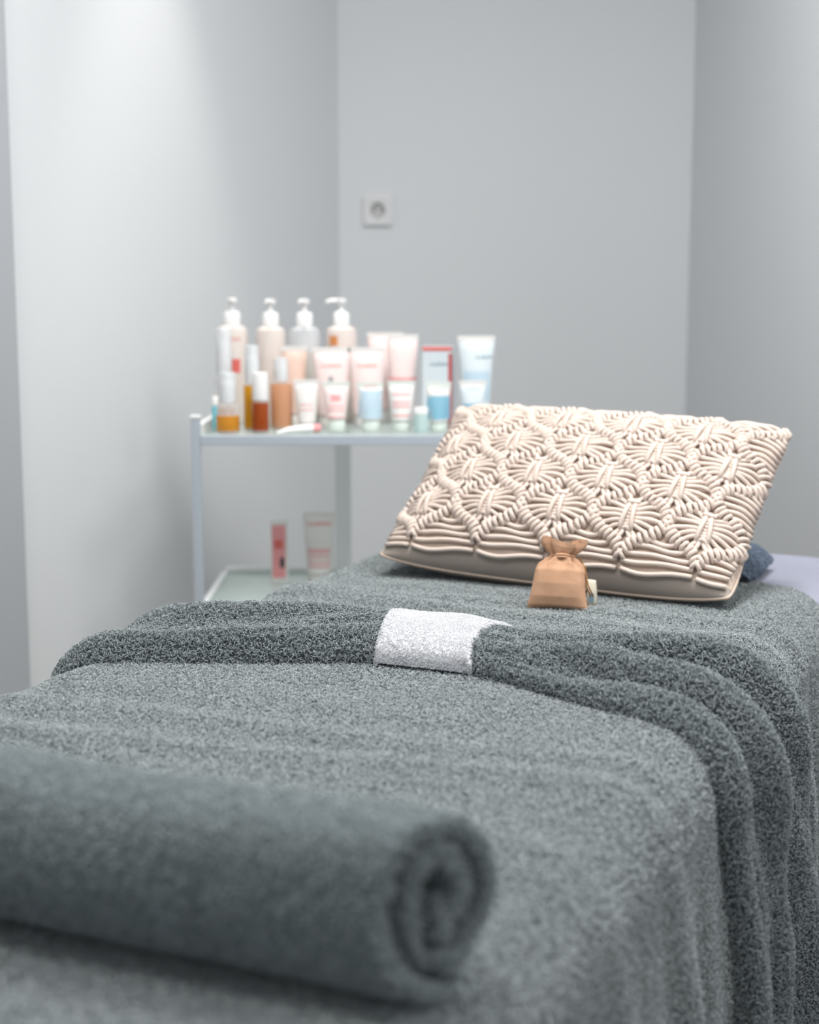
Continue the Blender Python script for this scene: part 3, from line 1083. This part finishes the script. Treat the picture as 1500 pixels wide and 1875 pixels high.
def pump_bottle(label, x, D, top_y, w_px, nozzle, body_m, liquid=None, lm=None, prints=()):
    t = prod('pump_bottle', label, 'bottle', x, 0, D, 'pump bottles on the trolley', rz=0)
    htot = at_depth(x, top_y, D).z - TZ
    w = mm(w_px, D) / 2
    hb = htot - 0.052
    bm = bmesh.new()
    lathe(bm, [(0, 0), (w * 0.9, 0), (w, 0.004), (w, hb - 0.016), (w * 0.93, hb - 0.006), (w * 0.6, hb - 0.001), (0.012, hb), (0.012, hb + 0.004), (0, hb + 0.004)], 28)
    body = link('body', bm, body_m, t)
    if lm:
        bm = bmesh.new()
        lh = hb * liquid
        lathe(bm, [(0, 0.003), (w * 0.88, 0.003), (w * 0.93, 0.006), (w * 0.93, lh), (0, lh)], 24)
        link('liquid', bm, lm, body)
        bm = bmesh.new()
        tube(bm, [(0, 0, 0.006), (0, 0, hb)], 0.0025, 8)
        link('dip_tube', bm, frost, body)
    bm = bmesh.new()
    lathe(bm, [(0, hb), (0.0155, hb), (0.0155, hb + 0.022), (0.0125, hb + 0.026), (0.006, hb + 0.028), (0.0045, hb + 0.028), (0.0045, hb + 0.044), (0, hb + 0.044)], 24)
    pump = link('pump_collar', bm, white, t)
    bm = bmesh.new()
    lathe(bm, [(0, hb + 0.042), (0.009, hb + 0.042), (0.0105, hb + 0.046), (0.0095, hb + 0.051), (0, hb + 0.052)], 20)
    nx, ny = nozzle
    tube(bm, [(nx * 0.004, ny * 0.004, hb + 0.0475), (nx * 0.02, ny * 0.02, hb + 0.0475), (nx * 0.029, ny * 0.029, hb + 0.0445)], [0.0045, 0.0038, 0.003], 8)
    link('pump_head', bm, white, t)
    def place(px_, z):
        th = px_ / w
        return Vector((sin(th) * (w + 0.0004), -cos(th) * (w + 0.0004), z))
    for kind, x0, x1, z0, z1, m_ in prints:
        if kind == 'text':
            text_mesh(BRAND, (x1 - x0) / 4.2, m_, lambda a_, b_, zc=(z0 + z1) / 2 * hb: place(a_, b_ + zc), t)
        else:
            patch('label_print', m_, place, x0, x1, z0 * hb, z1 * hb, t)
    return t

D_b = 2.842
pump_bottle('milky pump bottle with red print, leftmost of the four pumps', 427, D_b, 545, 56, (0.25, -1), frost, prints=[('text', -0.02, 0.02, 0.82, 0.9, red), ('patch', -0.004, 0.018, 0.52, 0.66, cmat('coral_label', (222, 110, 104), rough=0.6, var=0.02))])
pump_bottle('pump bottle with white shoulders and beige lotion, second pump from the left', 497, D_b, 547, 54, (-0.2, -1), frost, 0.72, cmat('beige_lotion', (224, 204, 184), rough=0.3, var=0.02))
pump_bottle('pump bottle with olive liquid, third pump from the left', 559, D_b, 547, 56, (-0.3, -1), clearp, 0.74, M.setdefault('olive', mat('olive_gel', srgb(196, 186, 110), 0.1, trans=0.6, var=0.02)))
pump_bottle('pump bottle with orange liquid and nozzle pointing left, fourth pump', 626, D_b, 546, 56, (-1, -0.15), frost, 0.84, cmat('orange_liquid', (226, 160, 104), rough=0.3, var=0.02), prints=[('patch', -0.024, -0.006, 0.80, 0.90, cmat('orange_label', (222, 150, 92), rough=0.5, var=0.02))])

amberA = mat('amber_oil', srgb(222, 150, 44), 0.15, trans=0.3, var=0.02)
amberB = mat('brown_oil', srgb(168, 74, 18), 0.15, trans=0.25, var=0.02)
amberC = mat('yellow_oil', srgb(224, 158, 20), 0.15, trans=0.2, var=0.02)
peach = mat('peach_gel', srgb(228, 170, 132), 0.2, trans=0.3, var=0.02)
clear2 = mat('clear_glass', srgb(236, 238, 240), 0.03, alpha=0.3, var=0.003)

def spray_bottle(label, x, D, top_y, neck_y, w_px, liquid, lm, cap_w_px, cap_m, shoulder=True):
    t = prod('spray_bottle', label, 'bottle', x, 0, D, 'small oil bottles on the trolley')
    htot = at_depth(x, top_y, D).z - TZ
    hb = at_depth(x, neck_y, D).z - TZ
    w = mm(w_px, D) / 2
    cw = mm(cap_w_px, D) / 2
    bm = bmesh.new()
    lathe(bm, [(0, 0), (w * 0.92, 0), (w, 0.003), (w, hb - 0.006), (w * 0.9, hb - 0.001), (cw * 0.8, hb), (0, hb)], 28)
    body = link('glass_body', bm, clear2, t)
    bm = bmesh.new()
    lh = (hb - 0.004) * liquid
    lathe(bm, [(0, 0.002), (w * 0.95, 0.002), (w * 1.004, 0.005), (w * 1.004, lh), (w * 0.99, lh + 0.0005), (0, lh + 0.0005)], 28)
    link('liquid', bm, lm, body)
    bm = bmesh.new()
    tube(bm, [(0, 0, 0.005), (0, 0, hb)], 0.0014, 6)
    link('dip_tube', bm, frost, body)
    bm = bmesh.new()
    hc = htot - hb
    lathe(bm, [(0, hb), (cw, hb), (cw, hb + hc * 0.62), (cw * 0.88, hb + hc * 0.7), (cw * 0.55, hb + hc * 0.74), (cw * 0.55, htot - 0.004), (cw * 0.45, htot), (0, htot)], 24)
    cp = link('sprayer', bm, white, t)
    bm = bmesh.new()
    lathe(bm, [(cw * 1.08, hb + 0.001), (cw * 1.1, hb + 0.003), (cw * 1.1, htot - 0.001), (cw * 1.0, htot + 0.002), (0, htot + 0.003)], 24)
    link('cap', bm, cap_m, t)
    return t
spray_bottle('round glass bottle half full of amber oil, front left corner of the shelf', 416, 2.629, 683, 737, 43, 0.62, amberA, 28, clearp)
spray_bottle('tall clear-capped bottle behind the half-full amber bottle', 411, 2.732, 603, 690, 36, 0.4, peach, 26, clearp)
spray_bottle('slim bottle of golden yellow oil with a clear cap', 462, 2.678, 634, 702, 32, 1.0, amberC, 24, clearp)
spray_bottle('short bottle of dark brown oil with a white cap', 476, 2.629, 684, 733, 31, 1.0, amberB, 26, white)
spray_bottle('peach pink bottle with a clear dome cap', 515, 2.7, 657, 698, 40, 1.0, peach, 23, clearp)

def cosmetic_tube(label, x, D, top_y, w_px, body_m, cap_m, prints=(), rz=0.0, zshelf=None, cap_frac=0.16, group='tubes on the trolley'):
    """squeeze tube standing on its cap: round below, flat crimp above"""
    z = TZ if zshelf is None else zshelf
    t = prod('cosmetic_tube', label, 'tube', x, 0, D, group, zshelf=z, rz=rz)
    h = at_depth(x, top_y, D).z - z
    a1 = mm(w_px, D) / 2
    r0 = a1 * 0.74
    hc = h * cap_frac
    def axes(s):
        q = s ** 1.1
        return r0 + (a1 - r0) * q, r0 * sqrt(max(0.0, 1 - q)) * (1 - q) ** 0.1 + 0.0009
    bm = bmesh.new()
    n_, rows = 28, 14
    rings_ = []
    for k in range(rows + 1):
        s = k / rows
        ax_, ay_ = axes(s)
        rings_.append([bm.verts.new((ax_ * cos(2 * pi * i / n_), ay_ * sin(2 * pi * i / n_), hc + (h - hc - 0.008) * s)) for i in range(n_)])
    for A_, B_ in zip(rings_, rings_[1:]):
        for i in range(n_): bm.faces.new((A_[i], A_[(i + 1) % n_], B_[(i + 1) % n_], B_[i]))
    bm.faces.new(rings_[0][::-1]); bm.faces.new(rings_[-1])
    body = link('body', bm, body_m, t)
    bm = bmesh.new()
    box(bm, (0, 0, h - 0.0045), (a1 * 2, 0.0024, 0.009), 0.0004)
    link('crimp', bm, cap_m, body, smooth=False)
    bm = bmesh.new()
    lathe(bm, [(0, 0), (r0 * 0.9, 0), (r0 * 0.95, 0.002), (r0 * 0.9, hc * 0.9), (r0 * 0.8, hc + 0.001), (0, hc + 0.001)], 24)
    link('cap', bm, cap_m, t)
    def place(px_, zz):
        s = max(0, min(1, (zz - hc) / (h - hc - 0.008)))
        ax_, ay_ = axes(s)
        return Vector((px_, -ay_ * sqrt(max(0.02, 1 - (px_ / ax_) ** 2)) - 0.0006, zz))
    for kind, x0, x1, z0, z1, m_ in prints:
        if kind == 'text':
            text_mesh(BRAND, (x1 - x0) * a1 / 4.2, m_, lambda p_, q_, zc=(z0 + z1) / 2 * h: place(p_ + (x0 + x1) / 2 * a1, q_ + zc), t)
        else:
            patch('label_print', m_, place, x0 * a1, x1 * a1, z0 * h, z1 * h, t)
    return t
pale = cmat('pale_pink_tube', (238, 220, 218), rough=0.4, var=0.01)
palew = cmat('milky_white_tube', (232, 230, 228), rough=0.4, var=0.01)
peachm = cmat('peach_tube', (232, 202, 188), rough=0.4, var=0.01)
blue1 = cmat('pale_blue_label', (186, 208, 222), rough=0.5, var=0.02)
blue2 = cmat('sky_blue_label', (132, 182, 204), rough=0.5, var=0.02)
bluew = cmat('cool_white_tube', (214, 224, 230), rough=0.4, var=0.01)
capg = cmat('green_white_cap', (222, 230, 224), rough=0.3, var=0.01)
lines = lambda m_, zs, w=0.6, th=0.02: [('patch', -w, w, z, z + th, m_) for z in zs]
# back row
cosmetic_tube('peach tube behind the small white tube and the dark oil bottle', 540, 2.787, 634, 46, peachm, palew)
cosmetic_tube('tall pale pink tube at the back, just right of the last pump', 706, 2.864, 609, 66, pale, palew)
cosmetic_tube('tall pale pink tube at the back with a coral base band', 737, 2.798, 613, 58, pale, palew, prints=[('patch', -0.9, 0.9, 0.5, 0.53, pinkp)])
# middle row
cosmetic_tube('large pink-white tube with red lettering, left of its twin', 607, 2.754, 636, 70, pale, palew, prints=[('text', -0.55, 0.55, 0.74, 0.8, red), ('patch', -0.12, 0.12, 0.58, 0.64, greyp)])
cosmetic_tube('large pink-white tube with red lettering, right of its twin', 672, 2.754, 636, 68, pale, palew, prints=[('text', -0.55, 0.55, 0.74, 0.8, red), ('patch', -0.5, 0.5, 0.55, 0.57, greyp)])
cosmetic_tube('tall cool white tube with teal lettering at the right end', 872, 2.732, 615, 68, bluew, palew, prints=[('text', -0.1, 0.9, 0.74, 0.8, tealp), ('patch', -0.7, 0.7, 0.30, 0.62, blue1)])
# front row
cosmetic_tube('small white tube with grey lettering beside the peach bottle', 561, 2.678, 695, 46, palew, palew, prints=[('text', -0.5, 0.5, 0.8, 0.86, greyp)] + lines(pinkp, (0.5, 0.4), 0.55))
cosmetic_tube('small pink-white tube with pink lettering in the front row', 615, 2.667, 699, 50, pale, capg, prints=[('patch', -0.35, 0.35, 0.62, 0.74, pinkp)] + lines(pinkp, (0.5, 0.42, 0.28), 0.6), cap_frac=0.26)
cosmetic_tube('small tube with a pale blue label in the front row', 678, 2.667, 700, 48, palew, capg, prints=[('patch', -0.9, 0.9, 0.26, 0.84, blue1)] + lines(pinkp, (0.9,), 0.5), cap_frac=0.24)
cosmetic_tube('small pale tube with rows of pink lettering in the front row', 735, 2.667, 697, 50, palew, capg, prints=lines(pinkp, (0.72, 0.56, 0.48, 0.3), 0.65, 0.03), cap_frac=0.22)
cosmetic_tube('small bright blue tube in front of the red-edged box', 803, 2.667, 699, 46, palew, capg, prints=[('text', -0.3, 0.8, 0.84, 0.9, tealp), ('patch', -0.92, 0.92, 0.24, 0.72, blue2)], cap_frac=0.2)
cosmetic_tube('small white tube with blue lettering beside the cushion corner', 866, 2.645, 697, 50, bluew, palew, prints=[('text', -0.5, 0.5, 0.82, 0.88, tealp), ('patch', -0.7, 0.5, 0.50, 0.56, blue2)])

# box with red edge
t = prod('carton', 'white carton with a red top band and a red side', 'carton', 803, 0, 2.765, None, rz=radians(-10))
hc_ = at_depth(803, 634, 2.765).z - TZ
wc_ = mm(54, 2.765)
bm = bmesh.new(); box(bm, (0, 0, hc_ / 2), (wc_, 0.034, hc_), 0.0008)
link('body', bm, bluew, t, smooth=False)
bm = bmesh.new(); box(bm, (0, -0.0174, hc_ - 0.004), (wc_, 0.0012, 0.007)); link('top_band', bm, red, t, smooth=False)
bm = bmesh.new(); box(bm, (wc_ / 2 - 0.003, -0.0174, hc_ / 2 - 0.006), (0.007, 0.0012, hc_ - 0.014)); link('edge_band', bm, cmat('dark_red_print', (186, 84, 84), rough=0.6, var=0.02), t, smooth=False)
text_mesh(BRAND, 0.0085, tealp, lambda a_, b_: Vector((a_ + 0.003, -0.0176, b_ + hc_ * 0.78)), t)
# small jar
t = prod('cream_jar', 'small pale teal jar with a white lid in the front row', 'jar', 771, 0, 2.645, None)
hj = at_depth(771, 746, 2.645).z - TZ
wj = mm(27, 2.645) / 2
bm = bmesh.new(); lathe(bm, [(0, 0), (wj * 0.95, 0), (wj, 0.002), (wj, hj * 0.72), (wj * 0.9, hj * 0.74), (0, hj * 0.74)], 24); link('body', bm, cmat('pale_teal', (196, 218, 218), rough=0.3, var=0.01), t)
bm = bmesh.new(); lathe(bm, [(0, hj * 0.74), (wj, hj * 0.74), (wj, hj - 0.001), (wj * 0.95, hj), (0, hj)], 24); link('lid', bm, white, t)
# teal vial at the far left
t = prod('vial', 'slim teal vial beside the amber bottle at the shelf end', 'vial', 393, 0, 2.7, None)
bm = bmesh.new(); lathe(bm, [(0, 0), (0.006, 0), (0.006, 0.040), (0.004, 0.044), (0, 0.044)], 16); link('body', bm, cmat('teal_plastic', (110, 190, 204), rough=0.3, var=0.01), t)
bm = bmesh.new(); lathe(bm, [(0, 0.044), (0.0055, 0.044), (0.0055, 0.058), (0.004, 0.06), (0, 0.06)], 16); link('cap', bm, white, t)
# tube lying on the front of the shelf
pA = at_z(500, 794, TZ + 0.006)
t = empty('lying_tube', Vector((at_depth(548, 790, 2.623).x, 2.623, TZ)), (0, 0, radians(26)))
tag(t, 'slim white tube with a pink cap lying along the shelf front', 'tube')
bm = bmesh.new()
tube(bm, [(-0.043, 0, 0.002), (-0.036, 0, 0.003), (-0.02, 0, 0.006), (0.012, 0, 0.0075), (0.025, 0, 0.0075)], [0.0018, 0.003, 0.0055, 0.0072, 0.0072], 14)
link('body', bm, white, t)
bm = bmesh.new()
tube(bm, [(0.025, 0, 0.0075), (0.038, 0, 0.0075), (0.04, 0, 0.0075)], [0.0068, 0.0068, 0.006], 14)
link('cap', bm, pinkp, t)
# lower shelf
t = prod('carton', 'tall narrow pink carton on the lower trolley shelf', 'carton', 508, 0, 2.842, None, zshelf=LZ, rz=radians(8))
hc2 = at_depth(508, 952, 2.842).z - LZ
wc2 = mm(30, 2.842)
bm = bmesh.new(); box(bm, (0, 0, hc2 / 2), (wc2, 0.03, hc2), 0.0008); link('body', bm, palew, t, smooth=False)
bm = bmesh.new(); box(bm, (-0.002, -0.0153, hc2 * 0.5), (wc2 * 0.8, 0.001, hc2 * 0.86)); link('label_print', bm, pinkp, t, smooth=False)
bm = bmesh.new(); box(bm, (0.004, -0.016, hc2 * 0.32), (0.008, 0.001, 0.02)); link('dark_mark', bm, cmat('dark_print', (70, 70, 80), rough=0.6, var=0.02), t, smooth=False)
bm = bmesh.new(); box(bm, (-0.003, -0.016, hc2 * 0.62), (0.016, 0.001, 0.016)); link('red_mark', bm, red, t, smooth=False)
cosmetic_tube('large white and pink tube with red lettering on the lower shelf', 582, 2.842, 938, 60, palew, palew, zshelf=LZ, cap_frac=0.12, group='tubes on the lower shelf',
              prints=[('text', -0.8, 0.8, 0.80, 0.88, red)] + lines(pinkp, (0.46, 0.42, 0.36, 0.28, 0.22), 0.7, 0.022))
